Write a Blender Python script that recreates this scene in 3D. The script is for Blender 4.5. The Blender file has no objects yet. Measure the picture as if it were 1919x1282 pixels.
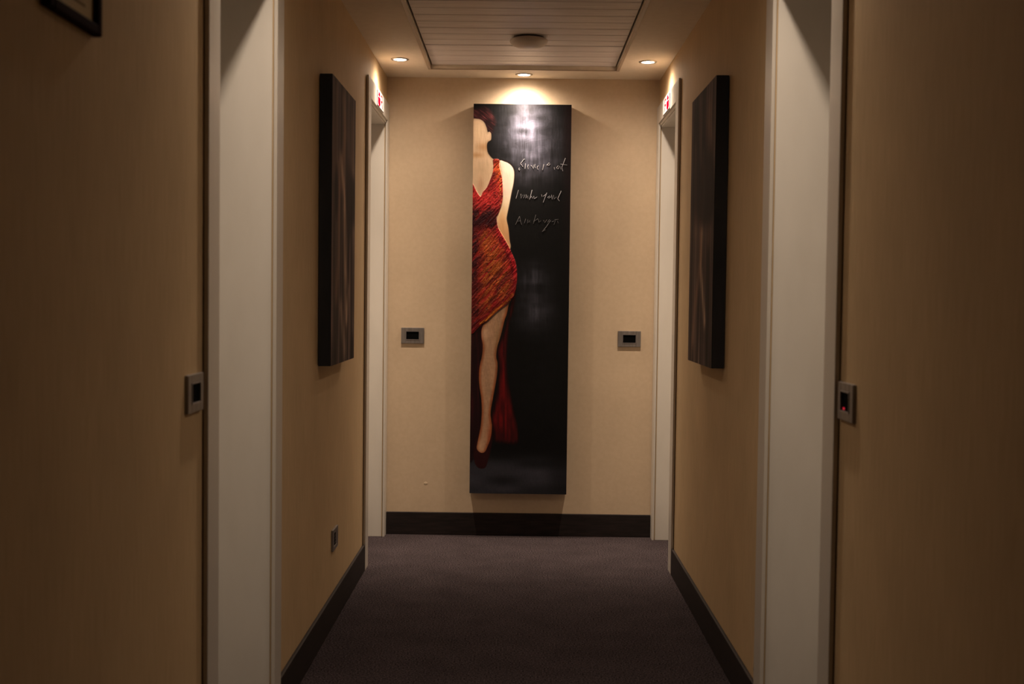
import bpy, bmesh, math, random
import numpy as np
from mathutils import Vector, Matrix
random.seed(7)
rng = np.random.default_rng(7)
S = bpy.context.scene
C = S.collection

# ---------------------------------------------------------------- dimensions (metres)
W, H, D = 0.6925, 2.335, 6.130          # half width, ceiling height, end wall
YB = -5.0                               # wall behind the viewer
NEAR = (2.690, 3.327)                   # near door opening (y range)
FAR = (5.388, 6.053)                    # far door opening
ZO, ZT = 2.104, 2.193                   # head casing bottom / top
TP = 0.013                              # casing stands proud of the wall
WC, YC = 0.455, 5.895                   # slatted panel half width, far edge
LAMP_X = 0.582

# ---------------------------------------------------------------- camera
f_px, yaw, pitch, roll, cx = 2246.4, 0.0063, -0.0366, 0.0121, -0.0041
fwd = Vector((-math.sin(yaw)*math.cos(pitch), math.cos(yaw)*math.cos(pitch), math.sin(pitch)))
rt = Vector((math.cos(yaw), math.sin(yaw), 0))
up = rt.cross(fwd)
X = rt*math.cos(roll) + up*math.sin(roll)
Y = -rt*math.sin(roll) + up*math.cos(roll)
cam_d = bpy.data.cameras.new('camera')
cam = bpy.data.objects.new('camera', cam_d); C.objects.link(cam)
cam.matrix_world = Matrix(((X.x, Y.x, -fwd.x, cx), (X.y, Y.y, -fwd.y, 0), (X.z, Y.z, -fwd.z, 1.22), (0, 0, 0, 1)))
cam_d.sensor_width = 36; cam_d.lens = f_px/1919*36
cam_d.clip_start = 0.02
cam_d.dof.use_dof = True; cam_d.dof.focus_distance = 6.0; cam_d.dof.aperture_fstop = 5.0
S.camera = cam

# ---------------------------------------------------------------- world, exposure
wd = bpy.data.worlds.new('world'); S.world = wd; wd.use_nodes = True
wd.node_tree.nodes['Background'].inputs[0].default_value = (0, 0, 0, 1)
wd.node_tree.nodes['Background'].inputs[1].default_value = 0
S.view_settings.view_transform = 'Standard'; S.view_settings.look = 'None'
S.view_settings.gamma = 1; S.view_settings.use_curve_mapping = False
S.view_settings.exposure = 0.0

LIGHT_COL = (1.0, 0.80, 0.62)
# (x, y, watts, share of the narrow beam, share of the wide spill) of each recessed downlight; halogen beam: narrow gaussian plus a weak wide spill
LAMPS = [(-LAMP_X, 5.67, 178.0, 1.35, 1.0), (LAMP_X, 5.67, 178.0, 1.35, 1.0), (0.002, 6.022, 190.0, .5, 1.4),
         (-LAMP_X, 2.95, 170.0, .46, .92), (LAMP_X, 2.95, 170.0, .46, .92)]
BEAM_SIGMA, FIELD_SIGMA, FIELD, SPILL = 10.5, 26, .10, .12
LAMP_TXT = ['left ceiling downlight over the far left doorway', 'right ceiling downlight over the far right doorway',
            'ceiling downlight close to the end wall above the tall painting',
            'ceiling downlight over the near left doorway', 'ceiling downlight over the near right doorway']

# ---------------------------------------------------------------- materials
def srgb(r, g, b):
    f = lambda c: c/12.92 if c <= 0.04045 else ((c+0.055)/1.055)**2.4
    return (f(r/255), f(g/255), f(b/255), 1)

def mat(name, col, rough=0.6, metal=0.0, emit=None, estr=0, spec=0.5, coat=0):
    m = bpy.data.materials.new(name); m.use_nodes = True
    b = m.node_tree.nodes['Principled BSDF']
    b.inputs['Base Color'].default_value = col if len(col) == 4 else (*col, 1)
    b.inputs['Roughness'].default_value = rough; b.inputs['Metallic'].default_value = metal
    b.inputs['Specular IOR Level'].default_value = spec
    b.inputs['Coat Weight'].default_value = coat
    if emit:
        b.inputs['Emission Color'].default_value = (*emit, 1); b.inputs['Emission Strength'].default_value = estr
    return m

def noise(m, scale, c0, c1, lo=0.35, hi=0.65, stretch=(1, 1, 1), bump=0, bdist=0.001, detail=4, second=None):
    """procedural object-space noise into the base colour, with fine relief"""
    nt = m.node_tree; N = nt.nodes; L = nt.links; b = N['Principled BSDF']
    tc = N.new('ShaderNodeTexCoord'); mp = N.new('ShaderNodeMapping'); mp.inputs['Scale'].default_value = stretch
    L.new(tc.outputs['Object'], mp.inputs['Vector'])
    n = N.new('ShaderNodeTexNoise'); n.inputs['Scale'].default_value = scale; n.inputs['Detail'].default_value = detail
    L.new(mp.outputs[0], n.inputs['Vector'])
    r = N.new('ShaderNodeValToRGB'); r.color_ramp.elements[0].position = lo; r.color_ramp.elements[1].position = hi
    r.color_ramp.elements[0].color = (*c0[:3], 1); r.color_ramp.elements[1].color = (*c1[:3], 1)
    L.new(n.outputs['Fac'], r.inputs['Fac'])
    out = r.outputs['Color']; h = n.outputs['Fac']
    if second:
        sc, st, amt = second
        mp2 = N.new('ShaderNodeMapping'); mp2.inputs['Scale'].default_value = st
        L.new(tc.outputs['Object'], mp2.inputs['Vector'])
        n2 = N.new('ShaderNodeTexNoise'); n2.inputs['Scale'].default_value = sc; n2.inputs['Detail'].default_value = 3
        L.new(mp2.outputs[0], n2.inputs['Vector'])
        rr = N.new('ShaderNodeValToRGB'); rr.color_ramp.elements[0].position = 0.3; rr.color_ramp.elements[1].position = 0.7
        rr.color_ramp.elements[0].color = (1-amt, 1-amt, 1-amt, 1); rr.color_ramp.elements[1].color = (1, 1, 1, 1)
        L.new(n2.outputs['Fac'], rr.inputs['Fac'])
        mx = N.new('ShaderNodeMix'); mx.data_type = 'RGBA'; mx.blend_type = 'MULTIPLY'; mx.inputs[0].default_value = 1
        L.new(out, mx.inputs[6]); L.new(rr.outputs['Color'], mx.inputs[7]); out = mx.outputs[2]
    L.new(out, b.inputs['Base Color'])
    if bump:
        bp = N.new('ShaderNodeBump'); bp.inputs['Strength'].default_value = bump; bp.inputs['Distance'].default_value = bdist
        L.new(h, bp.inputs['Height']); L.new(bp.outputs[0], b.inputs['Normal'])
    return m

M = {}
M['wall'] = noise(mat('wallpaper', (.6, .45, .28), .75, spec=.25), 60, (.550, .392, .222), (.630, .456, .264),
                  stretch=(3.2, 3.2, .16), bump=.45, bdist=.0012, second=(4.5, (1, 1, .7), .10))
M['endwall'] = noise(mat('end_wallpaper', (.6, .45, .28), .7, spec=.3), 45, (.600, .462, .318), (.630, .490, .342),
                     stretch=(1, 1, 1), bump=.25, bdist=.001, second=(5, (1, 1, 1), .07))
M['ceil'] = noise(mat('ceiling_paint', (.6, .5, .38), .8, spec=.2), 30, (.760, .670, .545), (.800, .710, .585), bump=.1, bdist=.0005)
M['slat'] = noise(mat('slat_wood', (.55, .45, .4), .5, spec=.4), 9, (.640, .590, .575), (.800, .750, .735),
                  stretch=(.6, 14, 14), bump=.3, bdist=.0008, detail=5)
M['void'] = mat('dark_void', (.012, .009, .007), .95, spec=.1)
M['trim'] = mat('angle_trim', srgb(178, 160, 138), .45)
M['carpet'] = noise(mat('carpet', (.05, .04, .038), 1.0, spec=.0), 170, (.005, .004, .004), (.080, .062, .065),
                    lo=.3, hi=.7, bump=1.0, bdist=.004, detail=3, second=(6, (1, 1, 1), .2))
M['white'] = noise(mat('door_lacquer', (.7, .66, .6), .38), 12, (.660, .620, .560), (.700, .660, .600), stretch=(1, 1, .3))
M['casing'] = mat('casing_lacquer_shaded', (.56, .515, .455), .4)  # same paint as the jambs, darkened for the weaker light on the casings
M['leaf'] = mat('door_leaf', (.62, .58, .52), .45)
M['base'] = noise(mat('skirting', (.02, .012, .01), .6, spec=.35), 25, (.006, .003, .003), (.016, .009, .008), stretch=(.4, .4, 3), bump=.4, bdist=.001)
M['metal'] = noise(mat('brushed_plate', (.2, .18, .17), .38, metal=.6), 90, (.200, .180, .170), (.270, .245, .235), stretch=(1, 1, .1))
M['metal2'] = mat('plate_inner', (.30, .27, .27), .35, metal=.6)
M['black'] = mat('black_plastic', (.003, .003, .003), .9, spec=.04)
M['bezel'] = mat('lamp_bezel', (.42, .38, .34), .3, metal=.7)
M['lens'] = mat('lamp_lens', (1, 1, 1), .3, emit=(1, .86, .68), estr=40)
M['dome'] = mat('opal_glass', (.62, .55, .48), .45)
M['rim_shadow'] = mat('dome_base_shaded', (.05, .04, .035), .6)  # near-black tone paints in the shadow gap between dome rim and ceiling
M['led'] = mat('red_led', (.3, 0, 0), .4, emit=(1, .02, .06), estr=.45)
M['wood'] = mat('frame_wood', srgb(36, 10, 8), .85, spec=.08)
M['paper'] = mat('notice_paper', srgb(214, 196, 160), .8)
M['ink'] = mat('notice_ink', srgb(120, 98, 66), .8)
M['plate'] = mat('sign_plate', (.60, .59, .59), .45)
M['red'] = mat('sign_red', srgb(118, 0, 14), .8, spec=.0)
M['grey'] = mat('sign_grey', srgb(118, 34, 40), .8, spec=.0)
M['canvas_side'] = noise(mat('canvas_side', (.01, .01, .01), .7, spec=.3), 12, (.004, .004, .004), (.014, .012, .012), stretch=(1, 1, .3))

def paint_mat(name, rough, spec, bump):
    m = mat(name, (1, 1, 1), rough, spec=spec)
    nt = m.node_tree; N = nt.nodes; L = nt.links; b = N['Principled BSDF']
    a = N.new('ShaderNodeAttribute'); a.attribute_name = 'paint'; L.new(a.outputs['Color'], b.inputs['Base Color'])
    tc = N.new('ShaderNodeTexCoord'); n = N.new('ShaderNodeTexNoise'); n.inputs['Scale'].default_value = 350
    L.new(tc.outputs['Object'], n.inputs['Vector'])
    bp = N.new('ShaderNodeBump'); bp.inputs['Strength'].default_value = bump; bp.inputs['Distance'].default_value = .0006
    L.new(n.outputs['Fac'], bp.inputs['Height']); L.new(bp.outputs[0], b.inputs['Normal'])
    return m
M['paint'] = paint_mat('oil_paint', .6, .16, .35)
M['paint_side'] = paint_mat('matt_paint', .75, .12, .3)

# ---------------------------------------------------------------- helpers
def obj(name, bm, m, parent=None, smooth=False, kind=None, label=None, bevel=0):
    me = bpy.data.meshes.new(name); bm.normal_update(); bm.to_mesh(me); bm.free()
    for mm in (m if isinstance(m, (list, tuple)) else [m]): me.materials.append(M[mm])
    if smooth: me.polygons.foreach_set('use_smooth', [True]*len(me.polygons))
    o = bpy.data.objects.new(name, me); C.objects.link(o)
    if bevel:
        md = o.modifiers.new('bevel', 'BEVEL'); md.width = bevel; md.segments = 2; md.limit_method = 'ANGLE'
    if parent is not None:
        o.parent = parent
        o.matrix_parent_inverse = Matrix.Translation(-Vector(parent.location)) if any(parent.location) else Matrix()
    if kind: o['kind'] = kind
    if label: o['label'] = label
    return o

def thing(name, label, cat, loc=(0, 0, 0), group=None):
    o = bpy.data.objects.new(name, None); C.objects.link(o); o.location = loc; o.empty_display_size = .05
    o['label'] = label; o['category'] = cat
    if group: o['group'] = group
    return o

def box(bm, x0, x1, y0, y1, z0, z1):
    x0, x1 = sorted((x0, x1)); y0, y1 = sorted((y0, y1)); z0, z1 = sorted((z0, z1))
    v = [bm.verts.new(p) for p in ((x0, y0, z0), (x1, y0, z0), (x1, y1, z0), (x0, y1, z0), (x0, y0, z1), (x1, y0, z1), (x1, y1, z1), (x0, y1, z1))]
    for q in ((0, 3, 2, 1), (4, 5, 6, 7), (0, 1, 5, 4), (1, 2, 6, 5), (2, 3, 7, 6), (3, 0, 4, 7)):
        bm.faces.new([v[i] for i in q])
    return v

def bx(*b):
    bm = bmesh.new()
    for a in b: box(bm, *a)
    return bm

def lathe(prof, cx_, cy_, n=40, close=True):
    """prof: list of (radius, z); revolved about a vertical axis"""
    bm = bmesh.new(); rings = []
    for r, z in prof:
        if r < 1e-6: rings.append([bm.verts.new((cx_, cy_, z))])
        else: rings.append([bm.verts.new((cx_+r*math.cos(2*math.pi*i/n), cy_+r*math.sin(2*math.pi*i/n), z)) for i in range(n)])
    for a, b in zip(rings, rings[1:]):
        for i in range(n):
            j = (i+1) % n
            if len(a) == 1 and len(b) == 1: continue
            if len(a) == 1: bm.faces.new((a[0], b[i], b[j]))
            elif len(b) == 1: bm.faces.new((a[i], b[0], a[j]))
            else: bm.faces.new((a[i], b[i], b[j], a[j]))
    bmesh.ops.recalc_face_normals(bm, faces=bm.faces)
    return bm

# ---------------------------------------------------------------- setting: floor
WT = 0.30                                 # wall thickness (depth of the door recesses)
obj('floor', bx((-W-WT, W+WT, YB-.1, D+.1, -.06, 0)), 'carpet', kind='structure')

# ---------------------------------------------------------------- walls
def side_wall(s, name):
    a, b = s*W, s*(W+WT)
    g = .006
    bm = bx((a, b, YB, NEAR[0]-g, 0, H+.08), (a, b, NEAR[0]-g, NEAR[1]+g, ZO+g, H+.08), (a, b, NEAR[1]+g, FAR[0]-g, 0, H+.08),
            (a, b, FAR[0]-g, FAR[1]+g, ZO+g, H+.08), (a, b, FAR[1]+g, D, 0, H+.08))
    bmesh.ops.remove_doubles(bm, verts=bm.verts, dist=1e-5)
    return obj(name, bm, 'wall', kind='structure')
wall_left = side_wall(-1, 'wall_left'); wall_right = side_wall(1, 'wall_right')
wall_end = obj('wall_end', bx((-W-WT, W+WT, D, D+.1, 0, H+.08)), 'endwall', kind='structure')
obj('wall_back', bx((-W-WT, W+WT, YB-.1, YB, 0, H+.08)), 'wall', kind='structure')
# a small chip in the wallpaper low on the right wall, and two blisters on the end wall
bm = bmesh.new()
pv = [bm.verts.new((W-.0012, 3.47+dy, .145+dz)) for dy, dz in ((-.003, -.006), (.006, -.004), (.004, .004), (-.002, .010), (-.005, .002))]
bm.faces.new(pv); bmesh.ops.solidify(bm, geom=bm.faces[:], thickness=.001)
obj('paper_chip', bm, 'plate', wall_right, label='small pale chip in the wallpaper')
for xx, zz, r in ((-.478, .262, .008),):
    bm = bmesh.new(); bmesh.ops.create_uvsphere(bm, u_segments=16, v_segments=8, radius=1)
    bmesh.ops.scale(bm, vec=(r*1.3, .0012, r), verts=bm.verts); bmesh.ops.translate(bm, vec=(xx, D, zz), verts=bm.verts)
    obj('blister', bm, 'endwall', wall_end, smooth=True)

# ---------------------------------------------------------------- ceiling with round cut-outs and slatted panel
YN = 2.3                                  # near end of the slatted panel
HR = 0.034
def plate_holes(bm, x0, x1, y0, y1, holes, z):
    def rect(a, b, c, d):
        if b-a > 1e-5 and d-c > 1e-5: bm.faces.new([bm.verts.new(p) for p in ((a, c, z), (a, d, z), (b, d, z), (b, c, z))])
    y = y0
    for hx, hy in sorted(holes, key=lambda q: q[1]):
        q = .055
        rect(x0, x1, y, hy-q); rect(x0, hx-q, hy-q, hy+q); rect(hx+q, x1, hy-q, hy+q)
        n = 48; inner = []; outer = []
        for i in range(n):
            t = 2*math.pi*i/n; c, s_ = math.cos(t), math.sin(t); k = q/max(abs(c), abs(s_))
            inner.append(bm.verts.new((hx+HR*c, hy+HR*s_, z))); outer.append(bm.verts.new((hx+k*c, hy+k*s_, z)))
        up_ = [bm.verts.new((v.co.x, v.co.y, z+.05)) for v in inner]
        for i in range(n):
            j = (i+1) % n
            bm.faces.new((inner[i], inner[j], outer[j], outer[i])); bm.faces.new((inner[j], inner[i], up_[i], up_[j]))
        y = hy+q
    rect(x0, x1, y, y1)
bm = bmesh.new()
side = [(l[0], l[1]) for l in LAMPS if abs(l[0]) > .3]
plate_holes(bm, -W, -WC, YB, YC, [h for h in side if h[0] < 0], H)
plate_holes(bm, WC, W, YB, YC, [h for h in side if h[0] > 0], H)
plate_holes(bm, -W, W, YC, D, [(LAMPS[2][0], LAMPS[2][1])], H)
plate_holes(bm, -WC, WC, YB, YN, [], H)
RISE = .022
for q in (((-WC, YN), (-WC, YC)), ((-WC, YC), (WC, YC)), ((WC, YC), (WC, YN)), ((WC, YN), (-WC, YN))):
    (xa, ya), (xb, yb) = q
    bm.faces.new([bm.verts.new(p) for p in ((xa, ya, H), (xb, yb, H), (xb, yb, H+RISE+.03), (xa, ya, H+RISE+.03))])
box(bm, -W-WT, W+WT, YB-.1, D+.1, H+.08, H+.14)
ceiling = obj('ceiling', bm, 'ceil', kind='structure')
obj('backing', bx((-WC, WC, YN, YC, H+RISE+.022, H+RISE+.03)), 'void', ceiling)
# planks: pitch 0.116, a wide open joint every seventh plank where the access panel ends
pit = .1158; y = YC-.006; k = 0
while y-pit > YN+.02:
    gap = .0022
    a, b = y-pit+gap, y
    if k == 4: b -= .0075
    zb = H+RISE-.004+random.uniform(-.0006, .0006)
    bm = bmesh.new()
    e = .004                             # V-groove edges along both long sides
    prof = [(a, zb+.010), (a, zb+e*.7), (a+e, zb), (a+pit*.5, zb-.0004), (b-e, zb), (b, zb+e*.7), (b, zb+.010)]
    xl, xr = -WC+.009, WC-.009
    A = [bm.verts.new((xl, p[0], p[1])) for p in prof]; B = [bm.verts.new((xr, p[0], p[1])) for p in prof]
    for i in range(len(prof)-1): bm.faces.new((A[i], A[i+1], B[i+1], B[i]))
    bm.faces.new((A[-1], A[0], B[0], B[-1])); bm.faces.new(A); bm.faces.new(B[::-1])
    bmesh.ops.recalc_face_normals(bm, faces=bm.faces)
    obj('slat', bm, 'slat', ceiling)
    y -= pit; k += 1
# slim metal angle round the opening
for nm, b in (('edge_trim', (-WC-.012, -WC+.002, YN, YC+.008, H-.003, H+.001)), ('edge_trim', (WC-.002, WC+.012, YN, YC+.008, H-.003, H+.001)),
              ('edge_trim', (-WC-.012, WC+.012, YC-.002, YC+.010, H-.003, H+.001))):
    obj(nm, bx(b), 'trim', ceiling, bevel=.001)

# ---------------------------------------------------------------- doorways
def doorway(n, s, rng_, last):
    """white lined recess with casings; the leaf stands at its back"""
    y0, y1 = rng_
    root = bpy.data.objects.new('door_%d' % n, None); C.objects.link(root); root.location = (s*W, (y0+y1)/2, 0)
    root['kind'] = 'structure'
    P = lambda name, b, m='white', bev=.0012, label=None: obj(name, bx(*b), m, root, bevel=bev, label=label)
    wf = s*(W-TP); wb = s*(W-.0025)       # casing front, and the thin shadow gap behind it
    far_w = .085 if not last else D-.004-y1
    # jamb linings (kept 3 mm short of the casing: the fine shadow joint)
    P('jamb', [(s*(W+.003), s*(W+WT-.03), y1, y1+.0055, 0, ZO-.019)])
    P('jamb', [(s*(W+.003), s*(W+WT-.03), y0-.0055, y0, 0, ZO-.019)])
    P('head_lining', [(s*(W+.001), s*(W+WT-.03), y0-.005, y1+.005, ZO-.019, ZO+.005)])
    # casings
    P('side_casing', [(wf, wb, y0-.093, y0+.002, 0, ZO), ], 'casing')
    P('side_casing', [(wf, wb, y1-.005, y1+far_w, 0, ZO)], 'casing')
    P('head_casing', [(wf, wb, y0-.093, y1+far_w, ZO, ZT)], 'casing')
    P('head_molding', [(s*(W-.006), s*(W+.001), y0+.002, y1-.005, ZO-.012, ZO+.001)], bev=.0025)
    P('door_stop', [(s*(W+.255), s*(W+.268), y0, y0+.012, 0, ZO-.03), (s*(W+.255), s*(W+.268), y1-.012, y1, 0, ZO-.03)])
    leaf = P('leaf', [(s*(W+.268), s*(W+WT-.002), y0-.004, y1+.004, .004, ZO-.019)], 'leaf')
    # lever handle on the leaf
    hy = y0+.07
    bm = bx((s*(W+.258), s*(W+.268), hy-.022, hy+.022, .93, 1.13))
    box(bm, s*(W+.222), s*(W+.258), hy-.008, hy+.008, 1.042, 1.058); box(bm, s*(W+.218), s*(W+.232), hy-.008, hy+.125, 1.040, 1.060)
    obj('handle', bm, 'metal', leaf, bevel=.003)
    leaf_off = Vector(root.location)
    return root
doorway(1, -1, NEAR, False); doorway(2, 1, NEAR, False)
doorway(3, -1, FAR, True); doorway(4, 1, FAR, True)

# ---------------------------------------------------------------- baseboards
BH, BT = .1156, .012
def skirt(name, segs):
    bm = bmesh.new()
    for (x0, x1, y0, y1) in segs: box(bm, x0, x1, y0, y1, 0, BH)
    obj(name, bm, 'base', kind='structure', bevel=.003)
for s, nm in ((-1, 'baseboard_left'), (1, 'baseboard_right')):
    skirt(nm, [(s*W, s*(W-BT), YB, NEAR[0]-.094), (s*W, s*(W-BT), NEAR[1]+.087, FAR[0]-.094)])
skirt('baseboard_end', [(-W+.014, W-.014, D-BT, D)])
skirt('baseboard_back', [(-W+.013, W-.013, YB, YB+BT)])

# ---------------------------------------------------------------- recessed downlights
def spot(parent, x, y, z, watts, share, wide, r, nm):
    d = bpy.data.lights.new(nm, 'SPOT'); d.energy = watts; d.color = LIGHT_COL
    d.spot_size = math.radians(176); d.spot_blend = .15; d.shadow_soft_size = r
    d.use_nodes = True; nt = d.node_tree; N = nt.nodes; L = nt.links; em = N['Emission']
    tc = N.new('ShaderNodeTexCoord'); sp = N.new('ShaderNodeSeparateXYZ'); L.new(tc.outputs['Normal'], sp.inputs[0])
    def mth(op, *a):
        n = N.new('ShaderNodeMath'); n.operation = op
        for i, q in enumerate(a):
            if isinstance(q, (int, float)): n.inputs[i].default_value = q
            else: L.new(q, n.inputs[i])
        return n.outputs[0]
    th = mth('ARCCOSINE', mth('ABSOLUTE', sp.outputs['Z']))
    sg = math.radians(BEAM_SIGMA)
    g = mth('MULTIPLY', mth('EXPONENT', mth('MULTIPLY', mth('MULTIPLY', th, th), -1/(2*sg*sg))), share)
    sf = math.radians(FIELD_SIGMA)
    g2 = mth('MULTIPLY', mth('EXPONENT', mth('MULTIPLY', mth('MULTIPLY', th, th), -1/(2*sf*sf))), FIELD)
    w = mth('MULTIPLY', mth('POWER', mth('COSINE', th), 2.6), SPILL)
    L.new(mth('ADD', g, mth('MULTIPLY', mth('ADD', g2, w), wide)), em.inputs['Strength'])
    o = bpy.data.objects.new(nm, d); C.objects.link(o); o.parent = parent
    o.location = Vector((x, y, z)) - Vector(parent.location)
for i, (lx, ly, watts, share, wide) in enumerate(LAMPS):
    t = thing('ceiling_downlight', 'small round lit ' + LAMP_TXT[i], 'downlight', (lx, ly, H), 'recessed ceiling downlights')
    obj('bezel', lathe([(.030, H+.012), (.030, H-.0005), (.032, H-.0045), (.038, H-.0045), (.043, H-.001), (.043, H+.0004), (HR-.001, H+.0004)], lx, ly, 48), 'bezel', t, smooth=True)
    obj('lens', lathe([(.0298, H+.004), (.0298, H-.001), (.022, H-.0032), (.012, H-.0045), (0, H-.005)], lx, ly, 40), 'lens', t, smooth=True)
    spot(t, lx, ly, H-.028, watts, share, wide, .016, 'lamp')

# ---------------------------------------------------------------- unlit dome on the slatted panel
DX, DY = .020, 5.255
t = thing('ceiling_dome_lamp', 'round opal dome fixture, unlit, on the slatted wooden ceiling panel', 'ceiling lamp', (DX, DY, H+RISE))
z0 = H+RISE-.004
obj('base', lathe([(0, z0), (.066, z0), (.066, z0-.010), (0, z0-.010)], DX, DY), 'rim_shadow', t)
obj('shade', lathe([(0, z0-.009), (.078, z0-.009), (.082, z0-.012), (.083, z0-.017), (.079, z0-.026), (.068, z0-.035), (.050, z0-.0425), (.028, z0-.0465), (0, z0-.048)], DX, DY, 56), 'dome', t, smooth=True)

# ---------------------------------------------------------------- key card readers and the socket
def reader(P, label, led=False, group='wall card readers'):
    """P(u, v, w): u along the wall, v up, w out of the wall -> world"""
    t = thing('card_reader', label, 'card reader', P(0, 0, 0), group)
    def part(name, boxes, m, bev=0, lab=None, parent=None):
        bm = bmesh.new()
        for (u0, u1, v0, v1, w0, w1) in boxes:
            a = P(u0, v0, w0); b = P(u1, v1, w1); box(bm, a[0], b[0], a[1], b[1], a[2], b[2])
        return obj(name, bm, m, parent or t, bevel=bev, label=lab)
    hw, hh, iw, ih = .0585, .0405, .0345, .0225
    part('plate', [(-hw, -iw, -hh, hh, 0, .008), (iw, hw, -hh, hh, 0, .008), (-iw, iw, ih, hh, 0, .008), (-iw, iw, -hh, -ih, 0, .008)], 'metal', .0015)
    part('bezel', [(-iw, -iw+.002, -ih, ih, 0, .0095), (iw-.002, iw, -ih, ih, 0, .0095), (-iw+.002, iw-.002, ih-.002, ih, 0, .0095), (-iw+.002, iw-.002, -ih, -ih+.003, 0, .0095)], 'metal2')
    part('card_slot', [(-iw+.002, iw-.002, -ih+.003, ih-.002, 0, .0055)], 'black')
    if led: part('indicator_light', [(.008, .020, -ih+.005, -ih+.010, .0055, .0066)], 'led', .001, 'small glowing red indicator')
    return t
reader(lambda u, v, w: (-.5515+u, D-w, 1.0225+v), 'grey card reader on the end wall left of the tall painting')
reader(lambda u, v, w: (.5565+u, D-w, 1.0185+v), 'grey card reader on the end wall right of the tall painting')
reader(lambda u, v, w: (-W+w, 2.518+u, 1.012+v), 'grey card reader on the near left wall beside the white casing')
reader(lambda u, v, w: (W-w, 2.531+u, 1.009+v), 'grey card reader with a red light on the near right wall', True)

t = thing('wall_socket', 'grey wall socket low on the left wall under the dark painting', 'socket', (-W, 4.462, .312))
def sb(y0, y1, z0, z1, a, b): return (-W+a, -W+b, 4.462+y0, 4.462+y1, .312+z0, .312+z1)
obj('plate', bx(sb(-.059, -.036, -.040, .040, 0, .008), sb(.036, .059, -.040, .040, 0, .008), sb(-.036, .036, .024, .040, 0, .008), sb(-.036, .036, -.040, -.024, 0, .008)), 'metal', t, bevel=.0015)
for u in (-.024, 0, .024):
    m_ = obj('module', bx(sb(u-.011, u+.011, -.0235, .0235, 0, .0065)), 'metal2' if u > 0 else 'black', t, bevel=.001)
    if u <= 0:
        obj('pin_hole', bx(*[sb(u-.002, u+.002, q-.002, q+.002, .006, .0068) for q in (-.012, 0, .012)]), 'metal2', m_)

# ---------------------------------------------------------------- framed notice, near left wall
fy0, fy1, fz0, fz1 = 1.716, 1.929, 1.628, 1.925
t = thing('framed_notice', 'small dark wood framed paper notice high on the near left wall', 'frame', (-W, (fy0+fy1)/2, fz0))
fw = .017
fr = bx((-W, -W+.016, fy0, fy0+fw, fz0, fz1), (-W, -W+.016, fy1-fw, fy1, fz0, fz1), (-W, -W+.016, fy0+fw, fy1-fw, fz0, fz0+fw), (-W, -W+.016, fy0+fw, fy1-fw, fz1-fw, fz1))
obj('frame', fr, 'wood', t, bevel=.003)
pp = obj('paper', bx((-W, -W+.006, fy0+fw, fy1-fw, fz0+fw, fz1-fw)), 'paper', t)
lines = []
for i in range(9):
    zz = fz0+.036+i*.024; e_ = .02+.02*random.random()
    lines.append((-W+.0062, -W+.0058, fy0+fw+.018, fy1-fw-e_, zz, zz+.004))
obj('print', bx(*lines), 'ink', pp)

# ---------------------------------------------------------------- signs on the two far head casings
def sign(s, label):
    x0 = s*(W-TP); f = lambda w: x0-s*w
    y0, y1, z0_, z1_ = 5.595, 5.845, 2.110, 2.180
    t = thing('door_sign', label, 'sign', (x0, (y0+y1)/2, z0_), 'signs over the far doorways')
    obj('plate', bx((f(0), f(.004), y0, y1, z0_, z1_)), 'plate', t, bevel=.001)
    # red pictogram on the side nearer the viewer, cut by a pale line
    bm = bmesh.new()
    def poly(pts, m=0):
        v0 = [bm.verts.new((f(.0042), a, b)) for a, b in pts]; v1 = [bm.verts.new((f(.0052), a, b)) for a, b in pts]
        bm.faces.new(v1); bm.faces.new(v0[::-1])
        for i in range(len(pts)):
            j = (i+1) % len(pts); bm.faces.new((v0[i], v0[j], v1[j], v1[i]))
    poly([(5.612, 2.158), (5.640, 2.177), (5.668, 2.176), (5.684, 2.158)])
    poly([(5.608, 2.152), (5.690, 2.152), (5.690, 2.122), (5.668, 2.1125), (5.634, 2.1125), (5.608, 2.124)])
    bmesh.ops.recalc_face_normals(bm, faces=bm.faces)
    obj('red_symbol', bm, 'red', t)
    def stroke(pts, w):
        for (a, b), (c, d) in zip(pts, pts[1:]):
            l = math.hypot(c-a, d-b); nx, ny = -(d-b)/l*w, (c-a)/l*w
            poly([(a+nx, b+ny), (c+nx, d+ny), (c-nx, d-ny), (a-nx, b-ny)])
    bm = bmesh.new()
    sy = lambda u: 5.716+u
    stroke([(sy(0), 2.118), (sy(0), 2.172), (sy(.050), 2.172), (sy(.060), 2.160), (sy(.050), 2.146), (sy(0), 2.146)], .0035)
    stroke([(sy(.030), 2.146), (sy(.062), 2.118)], .0035)
    bmesh.ops.recalc_face_normals(bm, faces=bm.faces)
    obj('grey_letter', bm, 'grey', t)
sign(-1, 'small white sign with a red symbol above the far left doorway')
sign(1, 'small white sign with a red symbol above the far right doorway')

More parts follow.
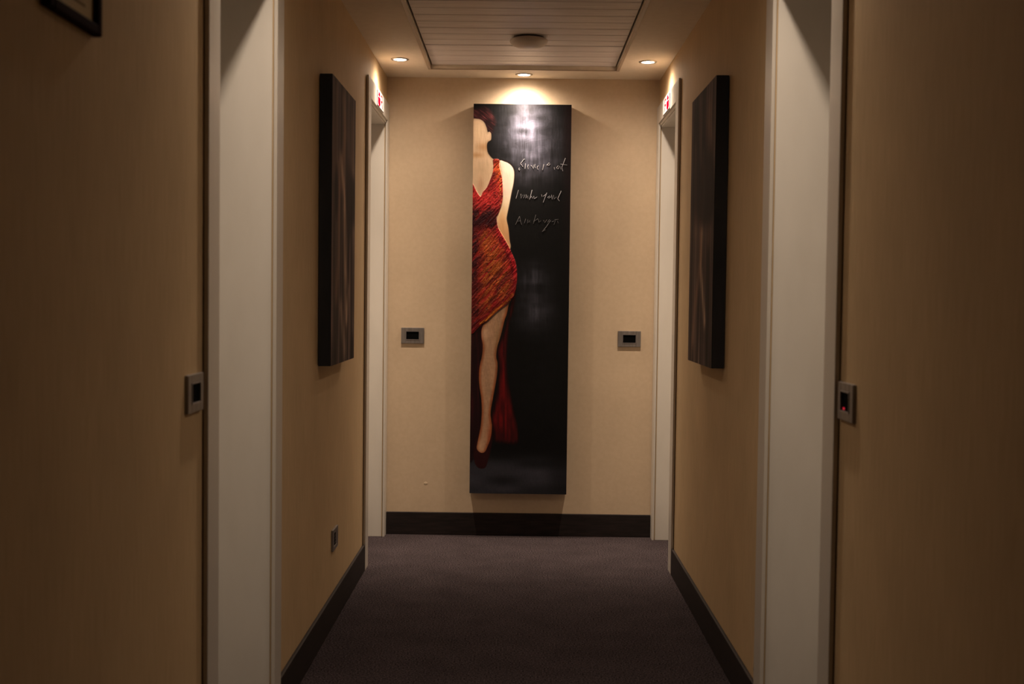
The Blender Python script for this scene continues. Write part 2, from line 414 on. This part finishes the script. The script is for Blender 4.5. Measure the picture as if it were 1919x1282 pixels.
# ---------------------------------------------------------------- painted canvases (paint laid down vertex by vertex on a fine relief mesh)
def lin(a):
    a = np.clip(a, 0, 255)/255.0
    return np.where(a <= .04045, a/12.92, ((a+.055)/1.055)**2.4)
def vnoise(x, y, sx, sy, seed):
    r = np.random.default_rng(seed); G = r.random((512, 512))
    u, v = x/sx+37.3, y/sy+11.7
    iu, iv = np.floor(u).astype(int), np.floor(v).astype(int); fu, fv = u-iu, v-iv
    fu, fv = fu*fu*(3-2*fu), fv*fv*(3-2*fv)
    g = lambda a, b: G[a % 512, b % 512]
    return (g(iu, iv)*(1-fu)+g(iu+1, iv)*fu)*(1-fv)+(g(iu, iv+1)*(1-fu)+g(iu+1, iv+1)*fu)*fv
def seg_dist(x, y, a, b):
    ax, ay = a; bx_, by = b; dx, dy = bx_-ax, by-ay
    t = np.clip(((x-ax)*dx+(y-ay)*dy)/(dx*dx+dy*dy+1e-9), 0, 1)
    return np.hypot(x-ax-t*dx, y-ay-t*dy)
def sdf(x, y, P):
    """signed distance, positive inside"""
    ins = np.zeros(x.shape, bool); d = np.full(x.shape, 1e9)
    for i in range(len(P)):
        a, b = P[i], P[(i+1) % len(P)]
        d = np.minimum(d, seg_dist(x, y, a, b))
        c = ((a[1] > y) != (b[1] > y)) & (x < (b[0]-a[0])*(y-a[1])/((b[1]-a[1]) or 1e-9)+a[0])
        ins ^= c
    return np.where(ins, d, -d)
def smooth_poly(P, n=4):
    """Catmull-Rom through the control points"""
    out = []; m = len(P)
    for i in range(m):
        p0, p1, p2, p3 = (np.array(P[(i+k) % m], float) for k in (-1, 0, 1, 2))
        for j in range(n):
            t = j/n
            out.append(tuple(.5*((2*p1)+(-p0+p2)*t+(2*p0-5*p1+4*p2-p3)*t*t+(-p0+3*p1-3*p2+p3)*t**3)))
    return out
def ss(a, lo, hi):
    t = np.clip((a-lo)/(hi-lo), 0, 1); return t*t*(3-2*t)
def mix(col, c, a):
    return col*(1-a[..., None])+np.asarray(c, float)*a[..., None]

def grid_mesh(name, nx, ny, co, rgb, m, parent, label=None):
    me = bpy.data.meshes.new(name)
    nv = (nx+1)*(ny+1); me.vertices.add(nv); me.vertices.foreach_set('co', co.reshape(-1).astype(np.float32))
    i = np.arange(nx); j = np.arange(ny); I, J = np.meshgrid(i, j)
    a = J*(nx+1)+I; q = np.stack([a, a+1, a+nx+2, a+nx+1], -1).reshape(-1)
    nf = nx*ny; me.loops.add(nf*4); me.loops.foreach_set('vertex_index', q.astype(np.int32))
    me.polygons.add(nf); me.polygons.foreach_set('loop_start', np.arange(0, nf*4, 4, dtype=np.int32))
    me.polygons.foreach_set('loop_total', np.full(nf, 4, dtype=np.int32))
    me.update(calc_edges=True)
    at = me.color_attributes.new('paint', 'FLOAT_COLOR', 'POINT')
    c4 = np.ones((nv, 4), np.float32); c4[:, :3] = lin(rgb.reshape(-1, 3)); at.data.foreach_set('color', c4.reshape(-1))
    me.materials.append(M[m]); me.polygons.foreach_set('use_smooth', [True]*nf)
    me.validate()
    o = bpy.data.objects.new(name, me); C.objects.link(o); o.parent = parent
    o.matrix_parent_inverse = Matrix.Translation(-Vector(parent.location))
    if label: o['label'] = label
    return o

# --- the tall painting. pattern coordinates: x 0..184, y 0..731 across and down the canvas
PX0, PX1, PZT, PZB, PTH = -.2496, .2432, 2.1949, .2250, .062
nx, ny = 300, 1190
u, v = np.meshgrid(np.linspace(0, 1, nx+1), np.linspace(0, 1, ny+1))
qy = 194.5+v*731
xl = 888-8.4*v; xr = 1072-11.7*v
qx = xl+u*(xr-xl)
def N_(sx, sy, seed): return vnoise(qx, qy, sx, sy, seed)
# background: black with dragged grey strokes
st = .45*N_(26, 9, 1)+.3*N_(6, 30, 2)+.25*N_(2.0, 22, 3)
def blob(cx_, cy_, rx, ry): return np.exp(-(((qx-cx_)/rx)**2+((qy-cy_)/ry)**2))
g = 6+50*blob(990, 255, 62, 66)*(.25+.9*st)+30*blob(990, 262, 20, 40)*st*1.2+34*blob(975, 235, 34, 22)*N_(30, 12, 5)*1.3+42*blob(1010, 290, 40, 50)*st*1.6
g += 26*blob(1005, 210, 40, 16)*N_(40, 7, 6)
g += 22*blob(982, 332, 14, 14)*N_(8, 8, 9)+44*blob(1000, 520, 30, 28)*st*1.6+58*blob(1003, 582, 34, 36)*(.3+.7*st)*1.1+10*blob(1010, 700, 60, 90)*st
g += 36*ss(qy, 838, 880)*(.6+.8*N_(60, 16, 7))*(1-.45*ss(qx, 1010, 1050))
# crossed square dabs
sq = np.floor(N_(17, 12, 8)*4)/4
g += 56*sq*blob(990, 258, 60, 62)*(.5+.6*N_(3, 20, 11))
col = np.stack([g*.96, g*.96, g*1.12], -1)
edge = ss(qx, 1050, 1068); col = mix(col, (26, 10, 12), edge*.7*ss(1.0-v, .3, 1))
AA = .7
def lay(P, c, col, soft=AA, sm=True):
    s_ = sdf(qx, qy, smooth_poly(P) if sm else P)
    a = ss(s_, -soft, soft)
    return mix(col, c, a) if not callable(c) else col*(1-a[..., None])+c(s_)*a[..., None], s_
# dark cloth behind the leg on the left
def cloth(s_):
    t_ = N_(3, 50, 21)
    return np.stack([24+60*t_*t_*ss(qy, 870, 640), 4+6*t_, 7+9*t_], -1)
col, _ = lay([(880, 600), (905, 596), (906, 640), (899, 680), (896, 720), (901, 760), (900, 800), (893, 830), (889, 855), (878, 858), (878, 720)], cloth, col, 2)
# train of the dress, right of the leg
def train(s_):
    t_ = N_(3.5, 26, 22); k = ss(s_, 0, 9)
    base = np.stack([48+62*t_, 5+8*t_, 8+8*t_], -1)
    return base*(.35+.65*k)[..., None]*(1-.25*ss(qy, 790, 835))[..., None]
col, _ = lay([(966, 535), (966, 555), (963, 578), (956, 600), (952, 630), (951, 650), (950, 680), (953, 712), (958, 742), (965, 775), (970, 800), (973, 822),
              (966, 832), (945, 831), (926, 826), (922, 800), (921, 775), (930, 735), (935, 690), (932, 655), (942, 625), (952, 590)], train, col, 1.6)
# leg
def leg(s_):
    t_ = N_(3, 30, 23); r_ = ss(s_, 0, 7)
    mid = np.stack([158+16*t_, 126+9*t_, 100+5*t_], -1)
    warm = np.stack([126+24*t_, 72+10*t_, 46+0*t_], -1)
    c_ = warm*(1-r_)[..., None]+mid*r_[..., None]
    c_ = mix(c_, (205, 170, 140), .55*blob(908, 622, 8, 14)); c_ = mix(c_, (130, 104, 70), .6*blob(934, 640, 7, 34))
    c_ = mix(c_, (196, 158, 126), .6*blob(900, 838, 7, 16)); c_ = mix(c_, (150, 70, 40), .5*blob(917, 815, 5, 24))
    return c_
LEG = [(957, 556), (953.5, 568), (950, 585), (945, 600), (938.7, 626), (932, 648), (930, 667), (932.4, 680), (931.4, 701), (926.5, 730), (921.5, 757), (919.3, 774),
       (920.6, 788), (921.8, 800), (919.3, 820), (913.7, 836), (909, 846), (903, 848.7), (897, 846), (893.3, 840), (894.5, 830), (898, 813), (901, 795), (902.7, 770), (901.6, 745),
       (898.5, 724), (897.4, 705), (898.9, 685), (903.4, 664), (904.6, 645), (902.3, 630), (902.7, 616), (908, 603), (925, 580)]
shoe = [(890, 828), (887.5, 845), (888.5, 862), (893, 874), (901, 878.5), (909.5, 876), (914, 864), (918, 850), (922, 828), (922, 808), (919, 800), (903, 800), (896, 815)]
col, _ = lay(shoe, (36, 8, 10), col, 1.2)
col, _ = lay(LEG, leg, col)
col, _ = lay([(889, 846), (896, 847), (903, 850), (911, 846), (916, 843), (912, 866), (907, 875), (899, 877), (892, 872), (888.5, 860)], (40, 9, 12), col, 1)
# hair, then face, neck and chest, arm
def hair(s_):
    t_ = vnoise(qx*.75+qy*.6, qy*.75-qx*.6, 12, 1.7, 24)*vnoise(qx, qy, 9, 9, 27)**.5
    return np.stack([30+110*t_*t_, 12+58*t_*t_, 15+58*t_*t_], -1)
col, _ = lay([(880, 200), (890, 203), (904, 200), (914, 203), (921, 210), (927, 221), (929.5, 230), (925, 241), (921, 249), (912, 243), (905, 235), (880, 230)], hair, col, 5.0)
hx_ = vnoise(qx*.75+qy*.6, qy*.75-qx*.6, 20, 1.6, 28); hs = sdf(qx, qy, smooth_poly([(880, 205), (892, 207), (905, 205), (915, 209), (922, 217), (927, 227), (927, 236), (922, 246), (912, 243), (905, 235), (880, 230)]))
col = mix(col, (96, 44, 46), ss(hs, -3, 2)*ss(hx_, .62, .85)*.55)
def skin(s_):
    t_ = N_(5, 16, 25); r_ = ss(s_, 0, 6)
    c_ = np.stack([200+16*t_, 172+12*t_, 142+10*t_], -1)*(.86+.14*r_)[..., None]
    c_ = mix(c_, (226, 198, 160), .6*blob(896, 245, 10, 18)); c_ = mix(c_, (168, 122, 76), .6*blob(908, 275, 14, 8)); c_ = mix(c_, (170, 128, 84), .75*blob(893, 290, 14, 5))
    c_ = mix(c_, (150, 102, 74), .4*blob(901, 345, 6, 16)); c_ = mix(c_, (188, 160, 128), .6*blob(902, 318, 20, 18))
    return c_
FACE = [(870, 222), (888, 222), (900, 223.5), (907.5, 228.7), (912, 238), (914.5, 247), (917, 246), (920.6, 249), (921.2, 256), (920, 262), (915, 265.5), (913, 272.4),
        (914.3, 283.6), (918.7, 291), (926, 297.5), (935, 298.6), (943.7, 300.7), (953.7, 304.8), (961, 312), (964.2, 322), (963.2, 340), (958.8, 361), (955, 381), (951, 400),
        (950, 410), (953, 425), (955, 446), (956, 464), (930, 470), (870, 400)]
col, sF = lay(FACE, skin, col, .8)
col = mix(col, (20, 14, 14), .75*np.exp(-((sF+1.4)/1.6)**2)*(qy > 262)*(qy < 470))
# arm in brighter flesh
armS = sdf(qx, qy, smooth_poly([(937, 300), (946, 301.5), (954, 305), (961, 312), (964, 322), (963, 340), (958.6, 361), (955, 381), (951, 400), (950, 410), (953, 425), (955, 446),
                                (956, 466), (944, 452), (936, 430), (932, 408), (940, 388), (943, 368), (942, 340), (940, 320)]))
aA = ss(armS, -.5, 1.2); t_ = N_(4, 30, 26)
ac = np.stack([244-34*ss(qy, 380, 450), 226-66*ss(qy, 370, 450), 206-92*ss(qy, 355, 450)], -1)-12*t_[..., None]
ac = mix(ac, (206, 150, 96), .5*blob(941, 415, 7, 30))
col = col*(1-aA[..., None])+ac*aA[..., None]
# the dress: thick slanting strokes of red, orange and near-black
DRESS = [(925, 297.5), (935.5, 298), (936, 308), (938.5, 320), (941, 332), (942, 342), (942.6, 368), (939, 386), (933.7, 400), (931, 406), (933.7, 424), (942.4, 440), (951, 455),
         (957, 467), (963, 480), (967, 492), (969, 506), (968.5, 528), (965, 546), (961, 556), (955, 560), (949, 568), (931, 582), (913, 599.5), (903, 606), (898, 611), (876, 612),
         (874, 420), (880, 342), (887, 345), (893, 357), (900.6, 367), (905, 358.7), (912.5, 350), (918, 338), (924, 321), (925, 308)]
ang = np.where(qy < 440, .9, .95)
du, dv = qx*np.cos(.9)-qy*-np.sin(.9), 0
ca, sa = math.cos(-.85), math.sin(-.85)          # stroke direction: up to the right
lu, lv = qx*ca+qy*sa, -qx*sa+qy*ca
w1 = vnoise(lu, lv, 16, 2.4, 31); w2 = vnoise(lu, lv, 6, 1.2, 32); w3 = vnoise(lu, lv, 40, 9, 33); fine = N_(1.6, 1.6, 34)
relief = .5*w1+.3*w2+.2*fine
sD = sdf(qx, qy, smooth_poly(DRESS)); aD = ss(sD, -AA, AA)
dr = np.zeros(qx.shape+(3,)); dr[:] = (176, 34, 34)
w4 = vnoise(lu, lv, 9, .8, 35); w5 = vnoise(lu+.15*lv, lv, 22, 4.0, 36); cr = vnoise(qx, qy, 2.2, 2.6, 37)
dr[:] = (168, 32, 34)
dr = mix(dr, (196, 42, 40), ss(w2, .45, .8)*.8)
orange = np.clip(1.15*blob(925, 505, 26, 60)+.8*blob(908, 445, 14, 22)+.9*blob(935, 540, 30, 26)+.5*blob(910, 575, 22, 20), 0, 1)
dr = mix(dr, (186, 92, 36), orange*ss(w5, .1, .5)*.95)
dr = mix(dr, (214, 132, 62), orange*ss(w4*.6+fine*.4, .55, .8)*.75)
bod = blob(908, 370, 34, 24)
dr = mix(dr, (222, 50, 50), bod*.92); dr = mix(dr, (240, 118, 92), bod*ss(fine*.5+w2*.5, .58, .8)*.7)
strap = blob(932, 318, 8, 24); dr = mix(dr, (236, 104, 48), strap*.9)
dr = mix(dr, (228, 150, 60), .8*np.exp(-((qx-(937+.02*(qy-300)))/1.8)**2)*(qy > 305)*(qy < 392)*ss(fine, .3, .6))
dk = np.clip(1.0*blob(905, 405, 34, 16)+.9*blob(921, 412, 8, 20)+1.1*blob(884, 440, 12, 50)+1.1*blob(885, 500, 12, 46)+.9*blob(888, 590, 14, 26)+.35*blob(900, 425, 24, 18), 0, 1)
dr = mix(dr, (46, 12, 20), dk*ss(w1*.6+w3*.4, .1, .55)*.97)
dr = mix(dr, (70, 16, 20), ss(w3, .62, .8)*.6*(1-bod)); dr = mix(dr, (44, 8, 12), ss(w2, .76, .95)*.4)
rim = np.exp(-((sD-4)/4.5)**2)*(qx > 930)*(qy > 425)
dr = mix(dr, (190, 28, 44), rim*.75); dr = mix(dr, (90, 8, 20), np.exp(-((sD-9)/2.5)**2)*(qx > 935)*(qy > 430)*ss(w3, .3, .6)*.7)
hem = np.zeros(qx.shape)+1e9
for a_, b_ in zip([(961, 549), (955, 557), (948, 564), (931, 578), (913, 596)], [(955, 557), (948, 564), (931, 578), (913, 596), (900, 605)]): hem = np.minimum(hem, seg_dist(qx, qy, a_, b_))
dr = mix(dr, (226, 138, 36), np.exp(-(hem/2.2)**2)*.85)
dr = mix(dr, (120, 12, 16), np.exp(-((hem-6)/2.5)**2)*.6)
dr = mix(dr, (40, 8, 14), ss(w4, .62, .9)*.40*(1-.6*bod)); dr = mix(dr, (84, 14, 20), ss(w5, .5, .8)*.6*(1-.8*bod)*(1-.6*orange))
dr = mix(dr, (224, 120, 84), ss(cr*.5+w4*.5, .72, .86)*.55); dr = mix(dr, (30, 8, 14), ss(1-cr, .78, .95)*.5)
dr = dr*(.90+.2*(w3-.5))[..., None]*(1-.12*ss(qy, 440, 600))[..., None]
col = col*(1-aD[..., None])+dr*aD[..., None]
col = mix(col, (14, 8, 10), .7*np.exp(-((sD+1.6)/1.4)**2)*(qy > 560)*(qx < 956))
tex = (N_(1.3, 5, 41)-.5)*.10+(N_(6, 2, 42)-.5)*.06
col = np.clip(col*(1+(tex*(1-.8*np.maximum(aA, ss(sF, -1, 1))))[..., None]), 3, 250)
# relief: smooth field, thick impasto on the dress
hgt = .00025*N_(2, 10, 43)+aD*.0028*relief+.0004*aA
XX = PX0+u*(PX1-PX0); ZZ = PZT+v*(PZB-PZT); YY = D-PTH-.0008-hgt
co = np.stack([XX, YY, ZZ], -1)
pt = thing('canvas_painting', 'tall narrow canvas painting of a faceless woman in a red dress on black', 'painting', ((PX0+PX1)/2, D, PZB))
# canvas wrapped over its stretcher: front edge slightly rounded
obj('stretcher', bx((PX0, PX1, D-PTH, D-.004, PZB, PZT)), 'canvas_side', pt, bevel=.0015)
grid_mesh('painted_front', nx, ny, co[::-1].copy(), col[::-1].copy(), 'paint', pt)
# pale handwriting: three lines, raised strokes
M['chalk'] = mat('pale_paint', srgb(176, 174, 180), .7); M['chalk2'] = mat('grey_paint', srgb(104, 102, 104), .7)
T1 = [[(188, 128), (165, 150), (128, 198), (162, 246)], [(112, 262), (98, 285), (110, 298), (118, 280)], [(202, 195), (194, 275)], [(246, 212), (234, 246), (244, 280)],
      [(280, 222), (300, 236), (318, 278), (330, 212)], [(348, 205), (340, 235), (350, 262)], [(398, 222), (374, 256), (392, 286)], [(478, 205), (458, 292), (450, 272)],
      [(522, 218), (556, 182), (570, 200), (552, 222), (525, 214)], [(632, 246), (638, 282)], [(694, 222), (664, 256), (690, 274), (716, 228), (738, 278)],
      [(802, 108), (748, 246), (762, 302)], [(728, 198), (826, 212)]]
T2 = [[(96, 592), (58, 722)], [(132, 650), (136, 718), (166, 662), (170, 716), (194, 660)], [(216, 660), (206, 714), (240, 676), (236, 718)], [(300, 590), (262, 736)],
      [(264, 720), (290, 680), (308, 716)], [(324, 680), (332, 722), (378, 690)], [(442, 655), (450, 690)], [(522, 628), (466, 774)], [(470, 682), (520, 640)],
      [(532, 702), (566, 670), (548, 716), (582, 688)], [(592, 660), (600, 726), (626, 662), (632, 722), (664, 690)], [(738, 600), (684, 716), (712, 752)]]
T3 = [[(112, 985), (50, 1112)], [(112, 985), (124, 1056), (142, 1112)], [(84, 1060), (132, 1050)], [(202, 1022), (184, 1088)], [(236, 1034), (230, 1086), (270, 1044), (264, 1082)],
      [(356, 958), (320, 1092)], [(322, 1060), (386, 1018), (402, 1072), (432, 1048)], [(470, 1040), (490, 1076), (522, 1030)], [(562, 1028), (530, 1070), (576, 1050)],
      [(580, 1040), (510, 1140), (450, 1212)], [(500, 1180), (460, 1204)], [(600, 1062), (652, 1040), (626, 1104)], [(636, 1030), (694, 1024)], [(680, 1050), (692, 1082)]]
def to_world(p):
    X_, Y_ = 960+p[0]/8.01, 280+p[1]/8.01
    v_ = (Y_-194.5)/731; l_ = 888-8.4*v_; r_ = 1072-11.7*v_
    return PX0+(X_-l_)/(r_-l_)*(PX1-PX0), PZT+v_*(PZB-PZT)
for T_, m_, wd_ in ((T1[:9], 'chalk', .0027), (T1[9:], 'chalk', .0024), (T2[:6], 'chalk', .0021), (T2[6:], 'chalk', .0021), (T3, 'chalk2', .0021)):
    bm = bmesh.new()
    for line in T_:
        pts = [to_world(p) for p in line]; n = len(pts); rows = []
        for i, (a, b) in enumerate(pts):
            p, q = pts[max(i-1, 0)], pts[min(i+1, n-1)]
            l = math.hypot(q[0]-p[0], q[1]-p[1]) or 1; w_ = wd_*(1.0 if i == 0 else .62 if i == n-1 else .8)*random.uniform(.8, 1.15)*.5
            ox, oz = -(q[1]-p[1])/l*w_, (q[0]-p[0])/l*w_
            ya, yb = D-PTH-.0010, D-PTH-.0019
            rows.append([bm.verts.new((a+ox, ya, b+oz)), bm.verts.new((a+ox*.7, yb, b+oz*.7)), bm.verts.new((a-ox*.7, yb, b-oz*.7)), bm.verts.new((a-ox, ya, b-oz))])
        for r0, r1 in zip(rows, rows[1:]):
            for k in range(3): bm.faces.new((r0[k], r0[k+1], r1[k+1], r1[k]))
        bm.faces.new(rows[0]); bm.faces.new(rows[-1])
    bmesh.ops.recalc_face_normals(bm, faces=bm.faces)
    obj('handwriting', bm, m_, pt, label='pale handwritten word')

# --- the two dark canvases on the side walls: vague pale standing figure in vertical strokes
def side_canvas(s, y0, y1, zb, zt, label, seed, figure):
    th = .045; nx, ny = 90, 240
    t = thing('wall_canvas', label, 'painting', (s*W, (y0+y1)/2, zb), 'dark canvases on the side walls')
    obj('stretcher', bx((s*(W-.003), s*(W-th), y0, y1, zb, zt)), 'canvas_side', t, bevel=.0015)
    u, v = np.meshgrid(np.linspace(0, 1, nx+1), np.linspace(0, 1, ny+1))     # u from the near edge to the far edge, v down
    n1 = vnoise(u, v, .035, .35, seed); n2 = vnoise(u, v, .09, .6, seed+1); n3 = vnoise(u, v, .25, .3, seed+2)
    g = 40+44*n1*n2+40*n3*n2
    g = g*1.25*(.55+.9*vnoise(u, v, .018, .5, seed+5)); cl = np.stack([g*1.10, g*.92, g*.86], -1)
    for (pts, w_, c_, a_) in figure:
        d = np.full(u.shape, 1e9)
        for a, b in zip(pts, pts[1:]):
            d = np.minimum(d, seg_dist(u*1.0, v*1.75, (a[0], a[1]*1.75), (b[0], b[1]*1.75)))
        cl = mix(cl, c_, a_*np.exp(-(d/w_)**2)*(.55+.6*n1))
    cl = mix(cl, (22, 17, 18), .7*ss(n3, .62, .85))
    h = .0006*n1
    co = np.stack([s*(W-th-.0006-h), y0+u*(y1-y0), zt-v*(zt-zb)], -1)
    if s < 0: co, cl = co[::-1], cl[::-1]
    grid_mesh('painted_front', nx, ny, co.copy(), cl.copy(), 'paint_side', t)
P_ = (216, 184, 160); Q_ = (150, 116, 98)
figL = [([(.45, .05), (.52, .16), (.42, .28), (.36, .36)], .07, Q_, .8), ([(.36, .27), (.48, .36), (.58, .46), (.62, .56), (.60, .66), (.70, .74), (.64, .84)], .055, P_, .85),
        ([(.25, .3), (.30, .45), (.28, .62), (.2, .75)], .07, Q_, .7), ([(.50, .44), (.54, .62), (.60, .8)], .05, P_, .55), ([(.15, .05), (.1, .3)], .09, Q_, .5),
        ([(.85, .1), (.8, .4)], .08, Q_, .5), ([(.40, .8), (.55, .95)], .07, P_, .5)]
figR = [([(.62, .05), (.58, .2), (.55, .26)], .07, P_, .9), ([(.45, .24), (.42, .38), (.46, .52), (.50, .64), (.38, .76), (.30, .84)], .05, P_, .85),
        ([(.5, .3), (.55, .4), (.50, .6)], .06, Q_, .8), ([(.55, .66), (.72, .8), (.8, .92)], .06, Q_, .8), ([(.15, .2), (.2, .55)], .07, Q_, .5),
        ([(.78, .2), (.74, .5)], .06, Q_, .55), ([(.25, .1), (.3, .3)], .09, Q_, .6)]
side_canvas(-1, 4.076, 4.645, .9804, 1.971, 'dark brown canvas painting on the left side wall', 60, figL)
side_canvas(1, 4.062, 4.627, .9898, 1.9775, 'dark brown canvas painting on the right side wall', 80, figR)
